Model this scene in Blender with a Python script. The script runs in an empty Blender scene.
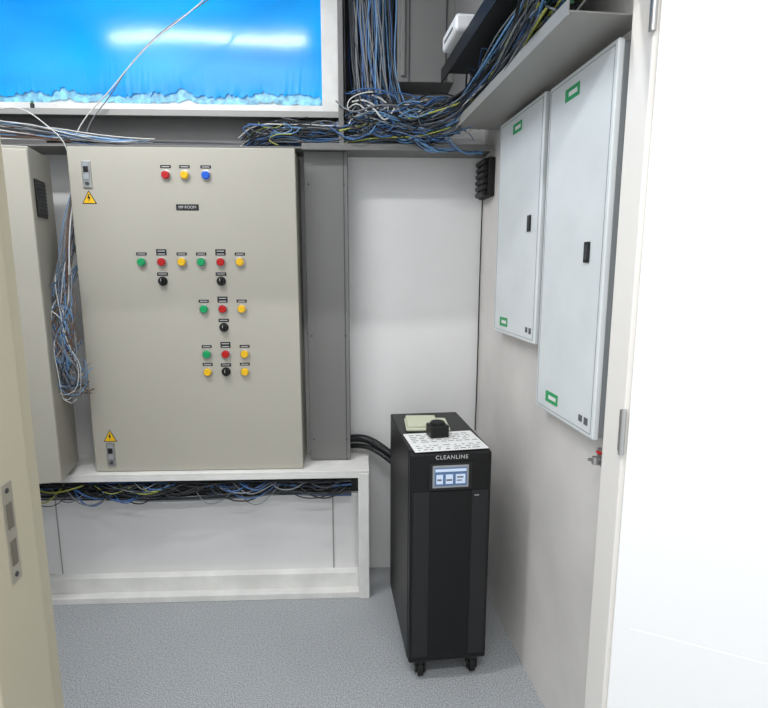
import bpy, bmesh, math, random
from mathutils import Vector, Matrix, Euler
random.seed(7)
sc=bpy.context.scene
try: sc.view_settings.view_transform='Standard'
except Exception: pass
COL=bpy.context.collection

# ---------------------------------------------------------------- materials
MATS={}
def mat(name,col,rough=.5,metal=0,var=.0,vscale=4,bump=0,bscale=60,emit=0,ecol=None,coat=0,spec=.5):
    if name in MATS: return MATS[name]
    m=bpy.data.materials.new(name); m.use_nodes=True
    nt=m.node_tree; b=nt.nodes['Principled BSDF']
    c=[((v/255)/12.92 if v/255<=.04045 else ((v/255+.055)/1.055)**2.4) for v in col]+[1]
    b.inputs['Base Color'].default_value=c
    b.inputs['Roughness'].default_value=rough
    b.inputs['Metallic'].default_value=metal
    b.inputs['Specular IOR Level'].default_value=spec
    b.inputs['Coat Weight'].default_value=coat
    tc=nt.nodes.new('ShaderNodeTexCoord')
    n=nt.nodes.new('ShaderNodeTexNoise'); n.inputs['Scale'].default_value=vscale; n.inputs['Detail'].default_value=5
    nt.links.new(tc.outputs['Object'],n.inputs['Vector'])
    r=nt.nodes.new('ShaderNodeValToRGB')
    r.color_ramp.elements[0].position=.3; r.color_ramp.elements[1].position=.7
    r.color_ramp.elements[0].color=[x*(1-var) for x in c[:3]]+[1]
    r.color_ramp.elements[1].color=[min(1,x*(1+var)) for x in c[:3]]+[1]
    nt.links.new(n.outputs['Fac'],r.inputs['Fac']); nt.links.new(r.outputs['Color'],b.inputs['Base Color'])
    if bump:
        n2=nt.nodes.new('ShaderNodeTexNoise'); n2.inputs['Scale'].default_value=bscale
        nt.links.new(tc.outputs['Object'],n2.inputs['Vector'])
        bp=nt.nodes.new('ShaderNodeBump'); bp.inputs['Strength'].default_value=bump; bp.inputs['Distance'].default_value=.002
        nt.links.new(n2.outputs['Fac'],bp.inputs['Height']); nt.links.new(bp.outputs['Normal'],b.inputs['Normal'])
    if emit:
        b.inputs['Emission Color'].default_value=c
        b.inputs['Emission Strength'].default_value=emit
    MATS[name]=m; return m

wallw=mat('painted_wall_white',(224,223,222),.6,var=.045,vscale=2,bump=.05)
wallr=mat('painted_wall_right',(219,215,211),.5,var=.10,vscale=3,bump=.05)
ceilm=mat('ceiling_white',(228,228,226),.8)
beige=mat('cabinet_beige',(178,174,162),.42,var=.012,bump=.08,bscale=400)
beigel=mat('cabinet_beige_shaded',(160,156,144),.42,var=.012)  # darker copy of the beige, shade of the side face put into the colour
beiged=mat('cabinet_seam_dark',(80,77,70),.6)
greyd=mat('trunking_grey',(116,115,113),.5,var=.02,bump=.05,bscale=200)
greyl=mat('tray_grey_light',(152,151,147),.4,var=.03)
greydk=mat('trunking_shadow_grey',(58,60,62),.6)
white=mat('frame_white',(230,229,225),.45,var=.09,vscale=9)
whitec=mat('plastic_white',(240,240,240),.35)
doorw=mat('door_white',(252,252,251),.5)
jambm=mat('jamb_cream',(192,184,160),.4)
jambr=mat('jamb_white',(240,236,230),.4)
boxw=mat('panel_box_white',(220,225,226),.3,var=.05,vscale=5)
boxe=mat('panel_box_edge',(140,145,148),.4)
blackp=mat('black_plastic',(14,14,15),.4)
blackm=mat('black_powdercoat',(13,13,14),.42,var=.05,bump=.1,bscale=500,spec=.35)
rubber=mat('rubber_black',(10,10,10),.7)
steel=mat('steel',(190,190,188),.3,metal=.9)
platem=mat('strike_plate_metal',(186,180,164),.35,metal=.5)
plated=mat('strike_pocket_dark',(110,104,92),.6)
red=mat('lamp_red',(175,28,25),.25,emit=.08); green=mat('lamp_green',(25,150,90),.25,emit=.08)
yellow=mat('lamp_yellow',(225,178,30),.25,emit=.08); blue=mat('lamp_blue',(30,90,195),.25,emit=.08)
signy=mat('sign_yellow',(240,190,20),.5)
labelg=mat('label_green',(40,160,95),.5)
paper=mat('paper_white',(232,232,230),.7)
booklet=mat('booklet_cream',(205,208,184),.7)
ink=mat('print_ink',(35,35,37),.8)
inkg=mat('print_grey',(96,98,100),.8)
lcdm=mat('lcd_bezel_grey',(150,154,158),.3)
lcds=mat('lcd_screen_white',(190,205,225),.2,emit=.3)
lcdb=mat('lcd_screen_blue',(84,112,150),.2,emit=.15)
textm=mat('text_silver',(200,200,200),.5)
cb=mat('cable_blue',(58,98,150),.45); cb2=mat('cable_light_blue',(98,142,184),.45)
cg=mat('cable_grey',(118,122,126),.5); cd=mat('cable_dark',(46,50,56),.5)
cw=mat('cable_white',(212,212,208),.45); cy=mat('cable_yellow_green',(166,170,76),.45)
ck=mat('cable_black',(18,19,21),.45); cbr=mat('cable_brown',(96,72,60),.5); cgr=mat('cable_green',(60,120,85),.5)
lampe=mat('tube_light_glow',(255,255,255),.5,emit=7)

def floor_mat():
    m=bpy.data.materials.new('vinyl_speckled'); m.use_nodes=True; nt=m.node_tree; b=nt.nodes['Principled BSDF']
    tc=nt.nodes.new('ShaderNodeTexCoord')
    n=nt.nodes.new('ShaderNodeTexNoise'); n.inputs['Scale'].default_value=210; n.inputs['Detail'].default_value=3
    n2=nt.nodes.new('ShaderNodeTexNoise'); n2.inputs['Scale'].default_value=3
    r=nt.nodes.new('ShaderNodeValToRGB'); e=r.color_ramp.elements
    e[0].position=.34; e[0].color=(.24,.25,.262,1); e[1].position=.66; e[1].color=(.58,.60,.615,1)
    x=e.new(.5); x.color=(.40,.417,.432,1)
    mx=nt.nodes.new('ShaderNodeMix'); mx.data_type='RGBA'; mx.blend_type='MULTIPLY'; mx.inputs[0].default_value=.15
    for q in (n,n2): nt.links.new(tc.outputs['Object'],q.inputs['Vector'])
    nt.links.new(n.outputs['Fac'],r.inputs['Fac']); nt.links.new(r.outputs['Color'],mx.inputs[6]); nt.links.new(n2.outputs['Fac'],mx.inputs[7])
    nt.links.new(mx.outputs[2],b.inputs['Base Color']); b.inputs['Roughness'].default_value=.4
    return m
floorm=floor_mat()

def film_mat():
    m=bpy.data.materials.new('blue_protective_film'); m.use_nodes=True; nt=m.node_tree; b=nt.nodes['Principled BSDF']
    tc=nt.nodes.new('ShaderNodeTexCoord'); mp=nt.nodes.new('ShaderNodeMapping'); mp.inputs['Scale'].default_value=(1.0,1,3)
    n=nt.nodes.new('ShaderNodeTexNoise'); n.inputs['Scale'].default_value=1.3; n.inputs['Detail'].default_value=2
    r=nt.nodes.new('ShaderNodeValToRGB'); e=r.color_ramp.elements
    e[0].position=.3; e[0].color=(.0,.21,.64,1); e[1].position=.75; e[1].color=(.005,.36,.78,1)
    nt.links.new(tc.outputs['Object'],mp.inputs['Vector']); nt.links.new(mp.outputs['Vector'],n.inputs['Vector'])
    nt.links.new(n.outputs['Fac'],r.inputs['Fac']); nt.links.new(r.outputs['Color'],b.inputs['Base Color'])
    nt.links.new(r.outputs['Color'],b.inputs['Emission Color']); b.inputs['Emission Strength'].default_value=.4  # film glows by itself, standing in for backlight through the window
    b.inputs['Roughness'].default_value=.13; b.inputs['Specular IOR Level'].default_value=.35
    n3=nt.nodes.new('ShaderNodeTexNoise'); n3.inputs['Scale'].default_value=14
    bp=nt.nodes.new('ShaderNodeBump'); bp.inputs['Strength'].default_value=.06; bp.inputs['Distance'].default_value=.003
    nt.links.new(tc.outputs['Object'],n3.inputs['Vector']); nt.links.new(n3.outputs['Fac'],bp.inputs['Height']); nt.links.new(bp.outputs['Normal'],b.inputs['Normal'])
    return m
filmm=film_mat()
filmedge=mat('film_edge_pale',(130,195,235),.25,var=.45,vscale=38)
panem=mat('window_pane_pale',(215,228,234),.2,emit=.1)  # faint glow of the pane stands in for light from behind

def perf_mat():
    m=bpy.data.materials.new('perforated_black'); m.use_nodes=True; nt=m.node_tree; b=nt.nodes['Principled BSDF']
    tc=nt.nodes.new('ShaderNodeTexCoord'); v=nt.nodes.new('ShaderNodeTexVoronoi'); v.inputs['Scale'].default_value=110; v.inputs['Randomness'].default_value=0
    r=nt.nodes.new('ShaderNodeValToRGB'); r.color_ramp.interpolation='CONSTANT'
    r.color_ramp.elements[0].color=(.001,.001,.001,1); r.color_ramp.elements[1].position=.33; r.color_ramp.elements[1].color=(.02,.02,.021,1)
    nt.links.new(tc.outputs['Object'],v.inputs['Vector']); nt.links.new(v.outputs['Distance'],r.inputs['Fac']); nt.links.new(r.outputs['Color'],b.inputs['Base Color'])
    b.inputs['Roughness'].default_value=.45; b.inputs['Specular IOR Level'].default_value=.3
    return m
perf=perf_mat()

# ---------------------------------------------------------------- geometry helpers
class B:
    def __init__(s): s.bm=bmesh.new(); s.m=[]
    def mi(s,m):
        if m not in s.m: s.m.append(m)
        return s.m.index(m)
    def add(s,t,m,smooth=False):
        me=bpy.data.meshes.new('t'); t.to_mesh(me); t.free()
        k=s.mi(m); n=len(s.bm.faces); s.bm.from_mesh(me); bpy.data.meshes.remove(me)
        s.bm.faces.ensure_lookup_table()
        for f in s.bm.faces[n:]: f.material_index=k; f.smooth=smooth
    def box(s,x0,x1,y0,y1,z0,z1,m,bev=0,M=None,seg=2):
        t=bmesh.new(); bmesh.ops.create_cube(t,size=1)
        bmesh.ops.scale(t,vec=(abs(x1-x0),abs(y1-y0),abs(z1-z0)),verts=t.verts)
        if bev: bmesh.ops.bevel(t,geom=t.edges[:],offset=bev,segments=seg,affect='EDGES',profile=.5)
        bmesh.ops.translate(t,vec=((x0+x1)/2,(y0+y1)/2,(z0+z1)/2),verts=t.verts)
        if M: bmesh.ops.transform(t,matrix=M,verts=t.verts)
        s.add(t,m); return s
    def cyl(s,c,ax,r,h,m,r2=None,n=24,bev=0):
        t=bmesh.new(); bmesh.ops.create_cone(t,cap_ends=True,segments=n,radius1=r,radius2=r if r2 is None else r2,depth=h)
        if bev: 
            es=[e for e in t.edges if len(e.link_faces)==2 and any(len(f.verts)>4 for f in e.link_faces)]
            bmesh.ops.bevel(t,geom=es,offset=bev,segments=2,affect='EDGES',profile=.5)
        q=Vector((0,0,1)).rotation_difference(Vector(ax).normalized()).to_matrix().to_4x4()
        bmesh.ops.transform(t,matrix=Matrix.Translation(c)@q,verts=t.verts); s.add(t,m); return s
    def poly(s,pts,th,m,M=None):
        t=bmesh.new(); vs=[t.verts.new((p[0],0,p[1])) for p in pts]; f=t.faces.new(vs)
        r=bmesh.ops.extrude_face_region(t,geom=[f]); bmesh.ops.translate(t,vec=(0,-th,0),verts=[v for v in r['geom'] if isinstance(v,bmesh.types.BMVert)])
        bmesh.ops.recalc_face_normals(t,faces=t.faces)
        if M: bmesh.ops.transform(t,matrix=M,verts=t.verts)
        s.add(t,m); return s
    def obj(s,name,parent=None,M=None):
        me=bpy.data.meshes.new(name); s.bm.to_mesh(me); s.bm.free()
        for m in s.m: me.materials.append(m)
        o=bpy.data.objects.new(name,me); COL.objects.link(o)
        if parent: o.parent=parent
        elif M: o.matrix_world=M
        return o
def empty(name,M=Matrix()):
    o=bpy.data.objects.new(name,None); COL.objects.link(o); o.empty_display_size=.1; o.matrix_world=M; return o
def text(s,name,size,m,M,parent=None,sp=1.0):
    cu=bpy.data.curves.new(name,'FONT'); cu.body=s; cu.size=size; cu.extrude=.0004; cu.align_x='CENTER'; cu.align_y='CENTER'; cu.space_character=sp
    o=bpy.data.objects.new(name,cu); COL.objects.link(o); bpy.context.view_layer.update()
    me=bpy.data.meshes.new_from_object(o); bpy.data.objects.remove(o)
    me.materials.clear(); me.materials.append(m)
    for p in me.polygons: p.material_index=0
    o=bpy.data.objects.new(name,me); COL.objects.link(o)
    if parent: o.parent=parent; o.matrix_local=M
    else: o.matrix_world=M
    return o
FR=Matrix.Rotation(math.radians(90),4,'X')
def cables(name,items,M=None,parent=None,res=3,bres=1):
    cu=bpy.data.curves.new(name,'CURVE'); cu.dimensions='3D'; cu.bevel_depth=1.0; cu.bevel_resolution=bres; cu.resolution_u=res; cu.use_fill_caps=True
    ms=[]
    for pts,r,m in items:
        if m not in ms: ms.append(m); cu.materials.append(m)
        sp=cu.splines.new('NURBS'); sp.points.add(len(pts)-1)
        for p,q in zip(sp.points,pts): p.co=(*q,1); p.radius=r
        sp.order_u=min(4,len(pts)); sp.use_endpoint_u=True; sp.material_index=ms.index(m); sp.use_smooth=True
    t=bpy.data.objects.new(name,cu); COL.objects.link(t); bpy.context.view_layer.update()
    me=bpy.data.meshes.new_from_object(t); bpy.data.objects.remove(t)
    o=bpy.data.objects.new(name,me); COL.objects.link(o)
    if parent: o.parent=parent
    elif M: o.matrix_world=M
    return o
R=random.uniform
def bundle(path,n,spread,mats,r=(.002,.0042),jit=.01,zmin=-9):
    out=[]
    for i in range(n):
        off=[R(-1,1)*spread[k] for k in range(3)]
        pts=[]
        for p in path:
            q=[p[k]+off[k]+R(-jit,jit) for k in range(3)]; q[2]=max(q[2],zmin); pts.append(tuple(q))
        out.append((pts,R(*r),random.choice(mats)))
    return out

ang=math.atan(.079)
BK=Matrix.Translation((0,2.469,0))@Matrix.Rotation(-ang,4,'Z')

# ---------------------------------------------------------------- room shell
B().box(-1.9,2.2,-1.6,2.75,-.05,0,floorm).obj('floor')
B().box(-1.9,2.2,-1.6,2.75,3.05,3.12,ceilm).obj('ceiling')
B().box(-1.95,.75,0,.12,0,2.19,wallw).box(-1.95,.75,0,.12,2.95,3.05,wallw).box(.03,.75,0,.12,2.19,2.95,wallw).box(-1.95,-1.62,0,.12,2.19,2.95,wallw).obj('wall_back',M=BK)
B().box(.744,.86,1.2,2.50,0,3.05,wallr).obj('wall_right')
B().box(-1.9,-1.75,1.2,2.7,0,3.05,wallw).obj('wall_left')
B().box(-1.9,-.70,1.04,1.2,0,3.05,wallw).box(.79,2.2,1.115,1.2,0,3.05,wallw).box(-.70,.79,1.04,1.2,2.22,3.05,wallw).obj('wall_front')
jl=empty('door_frame')
B().box(-.70,-.595,.93,1.10,0,2.16,jambm,.004).box(-.70,-.63,1.10,1.2,0,2.16,jambm,.003).obj('jamb_strike_side',jl)
B().box(-.5955,-.5935,1.0,1.035,.90,1.10,platem,.0006).box(-.5945,-.592,1.008,1.026,.935,.985,plated).box(-.5945,-.592,1.008,1.026,1.01,1.06,plated)\
   .cyl((-.593,1.017,.915),(1,0,0),.005,.002,greydk).cyl((-.593,1.017,1.085),(1,0,0),.005,.002,greydk).obj('strike_plate',jl)
B().box(.70,.742,1.115,1.2,0,2.16,jambr,.003).box(.742,.79,1.115,1.2,0,2.16,jambr).obj('jamb_hinge_side',jl)
B().box(-.70,.79,1.04,1.2,2.16,2.22,jambr).obj('jamb_head',jl)
hg=B()
for z in (.25,1.12,2.04):
    hg.cyl((.6965,1.112,z),(0,0,1),.0065,.11,steel)
    hg.box(.6975,.70,1.115,1.13,z-.05,z+.05,steel)
hg.obj('hinges',jl)
ld=Vector((.848,-.53,0)).normalized(); la=math.atan2(ld.y,ld.x)
LM=Matrix.Translation((.705,1.103,0))@Matrix.Rotation(la,4,'Z')
dl=empty('door_1',LM)
B().box(0,.88,0,.04,.01,2.14,doorw,.003).obj('leaf',dl)
B().box(.04,.84,-.0006,.002,.03,.63,doorw,.0005).obj('kick_panel',dl)
B().cyl((.82,-.03,1.0),(0,1,0),.01,.06,steel).box(.70,.83,-.065,-.05,.99,1.01,steel,.004).obj('lever_handle',dl)

# ---------------------------------------------------------------- window with blue film
w=empty('window_1',BK)
B().box(.03,.10,-.05,.0,2.145,3.0,white,.003).box(-1.62,.03,-.035,.0,2.165,2.19,white,.002).box(-1.62,.10,-.05,.0,2.95,3.0,white,.003)\
   .box(-1.66,-1.60,-.05,0,2.145,3.0,white,.003).obj('frame',w)
B().box(-1.60,.03,.02,.03,2.19,2.95,panem).obj('pane',w)
def film(z_lo,amp,y,m,name,fine):
    t=bmesh.new(); N=260; cols=[]; rr=0
    for i in range(N+1):
        x=-1.6+1.63*i/N
        rr=rr*.6+R(-.5,.5)*fine
        lo=z_lo+amp*(math.sin(i*.09)*.5+math.sin(i*.23+1)*.35+rr)
        lo=max(lo,2.191); row=[]
        for j in range(9):
            z=lo+(2.95-lo)*(j/8)**1.8
            row.append(t.verts.new((x,y+.0012*math.sin(x*6+z*8)+R(-.002,.002)*max(0,(3-j))/3,z)))
        cols.append(row)
    for i in range(N):
        for j in range(8): t.faces.new((cols[i][j],cols[i+1][j],cols[i+1][j+1],cols[i][j+1]))
    b=B(); b.add(t,m,True); b.obj(name,w)
film(2.205,.014,.012,filmedge,'film_torn_edge',.7)
film(2.240,.018,.005,filmm,'film',1.0)

# ---------------------------------------------------------------- back trunking
t=empty('cable_trunking',BK)
B().box(-1.70,.103,-.12,0,2.13,2.142,greyd,.002).box(-1.70,.103,-.125,-.12,2.118,2.142,greyl,.001)\
   .box(-1.70,.742,-.17,0,1.985,1.992,greyd,.001).box(-1.70,.13,-.03,-.015,1.992,2.13,greyd)\
   .box(-.05,.742,-.175,-.17,1.980,2.006,greyd,.001).obj('horizontal_channel',t)
B().box(.104,.125,-.17,0,1.992,3.04,greyd,.002).box(.13,.345,-.012,0,1.992,3.04,greydk).obj('riser_channel',t)
d=B().box(-.048,.136,-.12,0,.62,1.984,greyd,.002)
for z in (.72,1.2,1.85):
    for x in (-.03,.12): d.cyl((x,-.1205,z),(0,1,0),.004,.003,greydk,n=12)
d.box(.118,.121,-.1215,-.12,.62,1.984,greydk)
d.obj('vertical_duct',t)
d=B().box(.345,.578,-.16,0,2.25,3.04,greyd,.003).box(.39,.396,-.163,-.16,2.25,3.04,greydk).box(.54,.546,-.163,-.16,2.25,3.04,greydk).box(.36,.375,-.172,-.16,2.27,3.04,greyd,.002)
d.obj('covered_riser',t)

# ---------------------------------------------------------------- ledge / plinth
ZL=.617
l=empty('cable_plinth',BK)
B().box(-1.70,.22,-.25,0,ZL-.012,ZL,white,.002).box(-1.70,.22,-.25,-.238,ZL-.034,ZL-.012,white,.002).obj('top_ledge',l)
B().box(.172,.220,-.252,-.20,0,ZL-.013,white,.003).box(.172,.220,-.05,0,0,ZL-.013,white,.003).box(-1.70,-1.65,-.25,-.20,0,ZL-.013,white).obj('posts',l)
B().box(-1.65,.172,-.245,-.20,0,.03,white,.003).box(-1.65,.172,-.20,-.155,0,.10,white,.003).obj('bottom_rail',l)
B().box(-1.65,.172,-.155,-.14,.0,.475,wallw).box(-1.65,.172,-.162,-.155,.463,.475,white,.001).box(.05,.056,-.158,-.154,.10,.463,greyl).box(-1.20,-1.196,-.158,-.154,.10,.463,greyl).obj('lower_panel',l)
B().box(-1.65,.172,-.14,-.12,.475,ZL-.013,greydk).obj('gap_shade_back',l)  # dark sheet, painted as the shade in the gap behind the cables
it=[]
for i in range(60):
    z=.482+R(0,.095); y=-.155-R(0,.07)
    xs=[-1.6+k*.145 for k in range(13)]
    it.append(([(x,y+R(-.014,.014),min(.60,max(.478,z+R(-.02,.02)+.014*math.sin(x*4+i)))) for x in xs],R(.0022,.005),random.choice([ck,ck,ck,cd,cd,cg,cb,cd])))
for i in range(55):
    x=R(-1.2,.05) if i>18 else R(-1.0,-.75); sg_=R(.06,.16); zz=R(.49,.56)
    it.append(([(x-sg_,-.2,.56),(x-sg_*.5,-.25,zz+R(-.02,.02)),(x,-.262,zz-R(.0,.035)),(x+sg_*.5,-.25,zz+R(-.02,.02)),(x+sg_,-.2,.56)],R(.0018,.0038),random.choice([ck,ck,ck,cb,cd,cd,cg]) if i%12 else cy))
cables('cable_run_black',it,M=BK)

# ---------------------------------------------------------------- main control cabinet
cbn=empty('control_cabinet',BK)
X0,X1,Z0,Z1=-.972,-.072,.619,1.975
B().box(X0+.008,X1-.004,-.195,-.002,Z0,Z1-.004,beige,.004).obj('body',cbn)
B().box(X0+.004,X1-.004,-.199,-.194,Z0+.004,Z1-.006,beiged).obj('door_gasket',cbn)
B().box(X0,X1,-.22,-.199,Z0,Z1,beige,.004,seg=3).obj('door',cbn)
cols=[-.709,-.628,-.546,-.467,-.388,-.309]
ind=[(-.589,1.867,red),(-.514,1.867,yellow),(-.430,1.867,blue)]
ind+=[(c,1.523,m) for c,m in zip(cols,[green,red,yellow,green,red,yellow])]
ind+=[(-.467,1.329,green),(-.389,1.329,red),(-.310,1.329,yellow),(-.465,1.137,green),(-.386,1.137,red),(-.306,1.137,yellow),(-.465,1.06,yellow),(-.308,1.06,yellow)]
knobs=[(-.629,1.445),(-.390,1.445),(-.388,1.252),(-.388,1.061)]
p=B(); lab=B()
for x,z,m in ind:
    p.cyl((x,-.223,z),(0,-1,0),.0205,.006,steel,bev=.001); p.cyl((x,-.231,z),(0,-1,0),.0175,.012,m,r2=.0145,bev=.002)
    two=(m is red and z<1.6)
    lab.box(x-.021,x+.021,-.2215,-.22,z+.027,z+(.052 if two else .039),ink,.0004)
    lab.box(x-.015,x+.015,-.2219,-.2214,z+.031,z+.034,textm)
    if two: lab.box(x-.015,x+.015,-.2219,-.2214,z+.043,z+.046,textm)
for x,z in knobs:
    p.cyl((x,-.223,z),(0,-1,0),.019,.006,blackp,bev=.001); p.cyl((x,-.232,z),(0,-1,0),.014,.014,blackp,bev=.001)
    p.box(x-.004,x+.004,-.246,-.238,z-.014,z+.014,blackp,.001); p.box(x-.001,x+.001,-.2465,-.246,z,z+.011,textm)
    lab.box(x-.022,x+.022,-.2215,-.22,z+.022,z+.036,ink,.0004); lab.box(x-.016,x+.016,-.2219,-.2214,z+.028,z+.0305,textm)
lab.box(-.557,-.466,-.2215,-.22,1.730,1.754,ink,.0004)
p.obj('indicator_lamps_and_switches',cbn); lab.obj('labels',cbn)
text('MP ROOM','name_plate_text',.0155,textm,Matrix.Translation((-.5115,-.2218,1.742))@FR,cbn)
la_=B()
for z in (1.865,.695):
    la_.box(-.917,-.882,-.226,-.22,z-.05,z+.055,steel,.002)
    la_.box(-.912,-.887,-.229,-.226,z-.02,z+.05,lcdm,.002); la_.box(-.909,-.890,-.231,-.228,z+.01,z+.033,blackp,.001); la_.cyl((-.8995,-.228,z-.033),(0,1,0),.007,.004,greydk)
la_.obj('latches',cbn)
sg=B()
for z in (1.780,.782):
    sg.poly([(-.928,z-.026),(-.870,z-.026),(-.899,z+.027)],.001,ink,Matrix.Translation((0,-.22,0)))
    sg.poly([(-.923,z-.023),(-.875,z-.023),(-.899,z+.021)],.001,signy,Matrix.Translation((0,-.2206,0)))
    sg.poly([(-.900,z+.012),(-.906,z-.006),(-.900,z-.005),(-.902,z-.018),(-.893,z+.001),(-.899,z+.001),(-.896,z+.012)],.001,ink,Matrix.Translation((0,-.2212,0)))
sg.obj('warning_signs',cbn)

# ---------------------------------------------------------------- left cabinet
LC=BK@Matrix.Translation((-1.055,-.25,0))@Matrix.Rotation(math.radians(13),4,'Z')
lc=empty('switchgear_cabinet',LC)
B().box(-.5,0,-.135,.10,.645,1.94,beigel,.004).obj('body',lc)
B().box(-.5,.003,-.16,-.139,.650,1.925,beige,.004).box(-.495,-.003,-.139,-.134,.655,1.92,beiged).obj('door',lc)
f=B().box(0,.008,-.112,-.01,1.69,1.83,blackp,.003)
for i in range(9): f.box(.008,.012,-.102,-.02,1.702+i*.0135,1.708+i*.0135,greydk,.001)
f.obj('fan_grille',lc)

# ---------------------------------------------------------------- wall boxes on right wall
def wbox(y0,y1,z0,z1,ly,lz,labs):
    e=empty('distribution_box')
    B().box(.716,.743,y0+.004,y1-.004,z0+.004,z1-.004,boxe,.003).obj('housing',e)
    B().box(.699,.716,y0,y1,z0,z1,boxw,.004,seg=3).box(.698,.6995,y0+.012,y0+.0135,z0+.012,z1-.012,boxe).box(.698,.6995,y1-.0135,y1-.012,z0+.012,z1-.012,boxe)\
       .box(.698,.6995,y0+.012,y1-.012,z0+.012,z0+.0135,boxe).box(.698,.6995,y0+.012,y1-.012,z1-.0135,z1-.012,boxe).obj('door',e)
    b=B().box(.694,.699,ly-.014,ly+.014,lz-.027,lz+.027,blackp,.002).box(.6925,.694,ly-.009,ly+.009,lz-.018,lz+.018,greydk,.0005)
    b.obj('latch',e)
    g=B()
    for yy,zz in labs:
        g.box(.6982,.699,yy-.042,yy+.042,zz-.017,zz+.017,labelg)
        g.box(.6978,.6983,yy-.03,yy+.02,zz-.006,zz+.006,paper)
    g.box(.6982,.699,y0+.03,y0+.05,z0+.03,z0+.05,inkg).box(.6982,.699,y0+.06,y0+.08,z0+.032,z0+.05,inkg)
    g.obj('labels',e)
    return e
wbox(1.247,1.618,1.054,2.028,1.333,1.54,[(1.47,1.975),(1.50,1.105)])
wbox(1.652,2.065,1.249,2.035,1.734,1.646,[(1.88,1.985),(1.95,1.295)])

tr=empty('cable_tray')
B().box(.555,.744,1.205,2.20,2.055,2.059,greyl,.001).box(.552,.556,1.205,2.20,2.048,2.082,greyl,.001).obj('shelf',tr)
B().box(.50,.744,1.3,2.20,2.262,2.268,greydk).box(.494,.50,1.3,2.20,2.222,2.275,ck,.001).obj('upper_shelf',tr)
rt=empty('network_switch')
B().box(.465,.60,1.86,2.06,2.280,2.335,whitec,.012,seg=3).obj('case',rt)
B().box(.51,.59,1.87,2.05,2.269,2.280,whitec,.002).box(.4635,.466,1.90,2.02,2.298,2.306,inkg).obj('base',rt)

g=B().box(.715,.743,2.24,2.38,1.80,1.96,rubber,.004)
for i in range(6): g.cyl((.705,2.31,1.815+i*.026),(0,1,0),.012,.11,ck,n=14,bev=.003)
g.obj('conduit_entry')
cables('corner_cable',[([(.737+R(-.003,.003),2.392,z) for z in (1.98,1.6,1.2,.9,.72)],.003,ck)])

# ---------------------------------------------------------------- cable bundles
mixed=[cb,cb,cb2,cb2,cg,cg,cg,cd,cd,cw,cy,ck]
it=bundle([(-.29,-.06,2.01),(-.22,-.09,2.06),(-.12,-.10,2.06),(0,-.10,2.05),(.08,-.11,2.045),(.2,-.12,2.05),(.34,-.12,2.05),(.45,-.12,2.05)],100,(.03,.035,.04),mixed,r=(.0018,.0036),jit=.016,zmin=1.996)
for i in range(30):
    x=R(-.25,.05); z=R(2.02,2.09); r=R(.02,.05); y=-.11-R(0,.05)
    it.append(([(x+r*math.cos(a+i)*1.8,y+R(-.01,.01),max(1.99,z+r*math.sin(a+i)*.7)) for a in (0,.9,1.8,2.7,3.6)],R(.0018,.0032),random.choice([cb,cb2,cg,cg,cd,cy,ck])))
cables('cable_bundle',it,M=BK)
it=bundle([(.235,-.06,3.03),(.235,-.07,2.8),(.24,-.08,2.6),(.235,-.08,2.4),(.25,-.09,2.25),(.28,-.11,2.13),(.36,-.13,2.06),(.48,-.14,2.05)],120,(.088,.045,.03),[cb,cb2,cb2,cg,cg,cg,cd,cd,cd,ck],r=(.002,.004),jit=.02,zmin=1.998)
for i in range(26):
    x=R(.16,.31); 
    it.append(([(x,-.12,3.03),(x+R(-.03,.03),-.14,2.8),(x+R(-.05,.05),-.15,2.6),(x+R(-.05,.05),-.15,2.4),(x+R(-.03,.06),-.15,2.2),(x+R(0,.15),-.15,2.06)],R(.002,.004),random.choice([cb,cb2,cg,cd,cg])))
cables('cable_bundle',it,M=BK)
it=bundle([(.13,-.11,2.04),(.28,-.12,2.08),(.4,-.14,2.07),(.5,-.16,2.08),(.6,-.22,2.11),(.64,-.34,2.13),(.65,-.50,2.13),(.66,-.70,2.13),(.66,-.90,2.14),(.66,-1.05,2.16)],150,(.05,.05,.055),[cb,cb2,cb2,cg,cg,cg,cd,cd,cd,ck,cy],r=(.0018,.004),jit=.018,zmin=2.0)
for i in range(110):   # slack sections sweeping sideways
    x=R(.18,.5); z=R(2.02,2.15); L_=R(.08,.22); y=-.14-R(0,.08); sgn=random.choice([-1,1])
    it.append(([(x-L_*.6,y+.04,z+R(0,.05)),(x-L_*.3,y,z+sgn*R(.01,.05)),(x,y-.01,max(1.99,z+R(-.04,.04))),(x+L_*.35,y,max(1.99,z-sgn*R(.01,.05))),(x+L_*.7,y+.02,z+R(0,.04))],R(.0018,.0038),random.choice([cb,cb2,cb2,cg,cg,cd,cd,cw,cd,ck])))
for i in range(40):
    x=R(.16,.62); z=R(2.03,2.18); r=R(.03,.08); y=-.13-R(0,.09)
    it.append(([(x+r*math.cos(a+i)*1.4,y+R(-.012,.012),max(1.985,z+r*math.sin(a+i)*.7)) for a in (0,.9,1.8,2.7)],R(.0018,.0035),random.choice([cb,cb2,cb2,cg,cg,cd,cd,cw,ck])))
for i in range(9):
    x=R(.38,.55)
    it.append(([(x-.1,-.16,2.08),(x-.03,-.19,2.06+R(-.02,.02)),(x+.02,-.20,1.99+R(-.04,.02)),(x+.10,-.20,1.955+R(-.03,.03)),(x+.16,-.17,1.99),(.70,-.17,1.97)],R(.0018,.003),random.choice([cb2,cb,cd,cb2])))
cables('cable_bundle',it,M=BK)
it=[]
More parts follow.
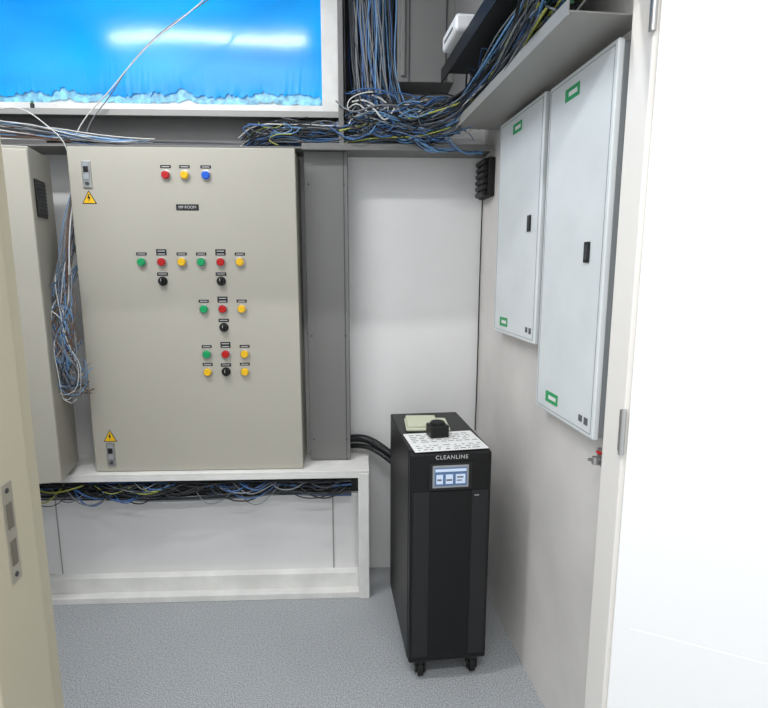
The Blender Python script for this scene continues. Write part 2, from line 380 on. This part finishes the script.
for i in range(130):
    y=R(1.32,2.1); r=R(.04,.12); x=R(.575,.68); z=R(2.09,2.20)
    it.append(([(x+R(-.02,.02),y-r*1.5,z+R(-.03,.03)),(x-.02,y-r*.6,min(2.25,z+r*.7)),(x+R(-.04,.02),y,min(2.25,z+r)),(x,y+r*.7,z+.3*r),(x+.02,y+r*1.4,z-.3*r)],R(.0018,.004),random.choice([cb,cb,cb2,cy,cw,cg,cg,cg,cgr,cd,cd,ck])))
for i in range(30):
    y=R(1.5,2.1); x=R(.56,.66)
    it.append(([(x,y-.2,2.14),(x-.02,y-.1,2.10),(x-.035,y,2.085+R(-.01,.05)),(x-.02,y+.12,2.10),(x,y+.22,2.12)],R(.002,.0035),random.choice([cb2,cy,cw,cb,cd])))
cables('cable_bundle',it)
# loose wires beside main cabinet
it=[]
for i in range(34):
    z1=R(1.5,1.9); x=R(-1.015,-.985); e=R(.90,1.14); k=R(-.08,.06)
    it.append(([(-1.005+R(-.015,.015),-.08,z1),(x,-.20+R(-.02,.02),z1-.12),(x+R(-.03,.02),-.27,1.45+R(-.08,.1)),(x+k,-.31,1.32+R(-.09,.09)),(x+R(-.10,.07),-.33,1.20+R(-.07,.07)),(x+R(-.11,.08),-.33,1.08+R(-.07,.05)),(x+R(-.08,.06),-.29,e),(x+R(-.03,.07),-.26,e+R(-.02,.09))],R(.0015,.0024),random.choice([cb,cb2,cb2,cw,cw,cbr,cg,cd])))
for i in range(20):
    r=R(.04,.11); x=R(-1.05,-.98); z=R(1.05,1.35)
    it.append(([(x+r*.7*math.cos(a+i),-.31+R(-.02,.02),z+r*math.sin(a+i)) for a in (0,.9,1.8,2.7,3.6,4.5)],R(.0015,.0022),random.choice([cb,cb2,cw,cbr])))
cables('loose_wires',it,M=BK)
it=[([(-.30,-.20,3.0),(-.32,-.18,2.62),(-.42,-.20,2.50),(-.62,-.20,2.38),(-.75,-.18,2.25),(-.85,-.16,2.16),(-.93,-.15,2.10),(-.98,-.14,2.02)],.0024,cw),
    ([(-.22,-.19,3.0),(-.25,-.17,2.66),(-.35,-.18,2.55),(-.54,-.19,2.45),(-.72,-.17,2.31),(-.84,-.15,2.14),(-.92,-.14,2.09),(-.94,-.14,2.0)],.0022,cg),
    ([(-1.6,-.2,2.62),(-1.45,-.2,2.2),(-1.3,-.2,2.08),(-1.15,-.2,2.15),(-1.05,-.19,2.05),(-.98,-.18,2.0),(-1.0,-.14,1.9)],.0024,cw)]
for i in range(24):
    a=R(-1.4,-1.15); b=R(-1.0,-.75)
    it.append(([(a-.3,-.14,R(2.0,2.08)),(a,-.15-R(0,.04),R(2.01,2.12)),((a+b)/2,-.16,R(2.0,2.06)),(b,-.14,R(1.998,2.03)),(b+.1,-.13,R(1.998,2.03))],R(.0018,.003),random.choice([cw,cw,cg,cbr,cd,cb2])))
for i in range(8):
    it.append(([(-1.1,-.12,2.01+R(0,.01)),(-.8,-.13,2.005+R(0,.01)),(-.5,-.14,2.0+R(0,.015)),(-.3,-.12,2.01)],.0025,random.choice([cg,ck,cd])))
cables('loose_wires',it,M=BK)
B().cyl((-1.16,-.09,2.155),(0,0,1),.008,.026,blackp).cyl((-1.16,-.09,2.172),(0,0,1),.005,.012,cgr).obj('cable_tie_stub',M=BK)

# ---------------------------------------------------------------- UPS
ups=empty('uninterruptible_power_supply')
x0,x1,y0,y1,z0,z1=.293,.584,1.69,2.19,.070,.876
B().box(x0,x1,y0+.03,y1,z0,z1,blackm,.005).obj('body',ups)
B().box(x0+.001,x1-.001,y0,y0+.028,z0+.004,z1-.003,blackm,.008,seg=3).box(x0+.0005,x1-.0005,y0+.026,y0+.032,z0+.01,z1-.008,rubber).obj('front_bezel',ups)
fp=B().box(x0+.012,x1-.012,y0-.003,y0+.001,z0+.03,.735,perf,.001)
fp.box(x0+.07,x1-.07,y0-.005,y0-.002,z0+.03,.735,blackm,.001)
fp.obj('perforated_front',ups)
B().box(.360,.512,y0-.004,y0+.001,.739,.838,blackp,.002).box(.372,.4995,y0-.006,y0-.003,.749,.830,lcdm,.002).box(.379,.4925,y0-.0068,y0-.0055,.757,.822,lcdb)\
   .box(.381,.4905,y0-.0075,y0-.0065,.808,.818,lcds).box(.385,.408,y0-.0075,y0-.0065,.764,.798,lcds).box(.418,.443,y0-.0075,y0-.0065,.764,.798,lcds).box(.453,.487,y0-.0075,y0-.0065,.764,.798,lcds)\
   .box(.388,.403,y0-.008,y0-.0073,.776,.782,inkg).box(.42,.44,y0-.008,y0-.0073,.775,.781,inkg).box(.457,.48,y0-.008,y0-.0073,.785,.790,inkg).box(.457,.475,y0-.008,y0-.0073,.774,.778,inkg).obj('display',ups)
text('CLEANLINE','front_text',.020,textm,Matrix.Translation((.440,y0-.0006,.857))@FR,ups,1.15)
B().cyl((.53,y0-.001,.728),(0,1,0),.005,.003,lcdm).box(.523,.539,y0-.0036,y0-.003,.714,.718,lcdm).obj('status_led',ups)
c=B()
for cx in (x0+.05,x1-.045):
    for cy_ in (y0+.035,y1-.06):
        c.cyl((cx,cy_,.028),(1,0,0),.028,.02,rubber,bev=.003)
        c.box(cx-.02,cx-.013,cy_-.014,cy_+.014,.018,.06,blackp,.001); c.box(cx+.013,cx+.02,cy_-.014,cy_+.014,.018,.06,blackp,.001)
        c.cyl((cx,cy_,.064),(0,0,1),.022,.014,blackp); c.cyl((cx,cy_,.028),(1,0,0),.006,.044,steel,n=12)
c.obj('casters',ups)
PM=Matrix.Translation((.437,1.79,.877))@Matrix.Rotation(math.radians(3),4,'Z')
pp=B().box(-.13,.135,-.09,.11,0,.003,paper,.001)
for r_ in range(9):
    if r_ in (3,): continue
    x=-.115
    while x<.11:
        wd=R(.006,.03); pp.box(x,min(.125,x+wd),-.078+r_*.02,-.0735+r_*.02,.003,.0034,ink if r_%3==0 else inkg); x+=wd+R(.006,.02)
pp.obj('printed_sheet',M=PM)
B().box(-.085,.085,-.075,.075,0,.012,booklet,.004).box(-.08,.04,-.07,.065,.012,.024,booklet,.003).box(-.078,.038,-.068,.063,.024,.026,booklet,.001).obj('folded_booklet',M=Matrix.Translation((.412,1.995,.877))@Matrix.Rotation(-.1,4,'Z'))
k=B().box(-.036,.036,-.03,.03,0,.046,blackp,.006,seg=3).cyl((0,0,.05),(0,0,1),.027,.012,rubber,bev=.003)
for i in range(9):
    k.box(-.034+i*.008,-.031+i*.008,-.0325,-.029,.006,.040,rubber,.0008)
k.obj('black_connector_block',M=Matrix.Translation((.425,1.855,.881))@Matrix.Rotation(.12,4,'Z'))
g=B()
def hose(P,r):
    n=80; pts=[]
    for i in range(n+1):
        u=i/n*(len(P)-1); k=min(int(u),len(P)-2); f=u-k
        a,b,c2,d2=[Vector(P[max(0,min(len(P)-1,q))]) for q in (k-1,k,k+1,k+2)]
        pts.append(.5*((2*b)+(-a+c2)*f+(2*a-5*b+4*c2-d2)*f*f+(-a+3*b-3*c2+d2)*f**3))
    for i in range(n):
        a,b=pts[i],pts[i+1]; g.cyl((a+b)/2,(b-a),r if i%2 else r*.86,(b-a).length*1.1,ck,n=14)
hose([(.10,2.42,.69),(.16,2.41,.70),(.22,2.38,.695),(.29,2.33,.66),(.36,2.30,.60),(.40,2.31,.48),(.41,2.32,.30)],.019)
hose([(.10,2.42,.655),(.16,2.40,.665),(.22,2.36,.665),(.29,2.30,.635),(.35,2.26,.58),(.38,2.27,.46),(.39,2.28,.30)],.012)
g.obj('power_conduit')
lb=empty('wall_bracket')
B().box(.722,.743,1.235,1.262,.985,1.03,steel,.002).box(.69,.724,1.24,1.25,1.0,1.006,steel,.001).box(.715,.735,1.236,1.256,1.018,1.024,red,.002).cyl((.71,1.245,1.0),(0,0,1),.009,.02,steel).obj('bracket',lb)

# ---------------------------------------------------------------- lights
def fixture(name,x,y,z,L,power,size_y=.08):
    e=empty(name,Matrix.Translation((x,y,z)))
    B().box(-L/2,L/2,-.05,.05,.02,.06,white,.004).obj('housing',e)
    B().cyl((0,0,.005),(1,0,0),.014,L-.04,lampe).obj('tube',e)
    ld=bpy.data.lights.new(name+'_lamp','AREA'); ld.shape='RECTANGLE'; ld.size=L; ld.size_y=size_y; ld.energy=power; ld.color=(.97,.985,1)
    o=bpy.data.objects.new('lamp',ld); COL.objects.link(o); o.parent=e; o.location=(0,0,-.02)
fixture('added_corridor_light',-.84,1.40,2.93,1.25,25,.07)
fixture('added_corridor_light',.0,-.1,2.93,1.2,30)  # unseen corridor lamp, added to brighten the door leaf
wd=bpy.data.worlds.new('World'); sc.world=wd; wd.use_nodes=True
wd.node_tree.nodes['Background'].inputs[0].default_value=(.94,.97,1,1); wd.node_tree.nodes['Background'].inputs[1].default_value=1.1

ps,th=math.radians(6.9),math.radians(9.3)
cam=bpy.data.cameras.new('camera'); co=bpy.data.objects.new('camera',cam); COL.objects.link(co)
co.location=(0,0,1.5); co.rotation_euler=Euler((math.pi/2-th,0,-ps),'XYZ')
cam.sensor_fit='HORIZONTAL'; cam.sensor_width=36; cam.lens=36*527/768; cam.clip_start=.05
sc.camera=co
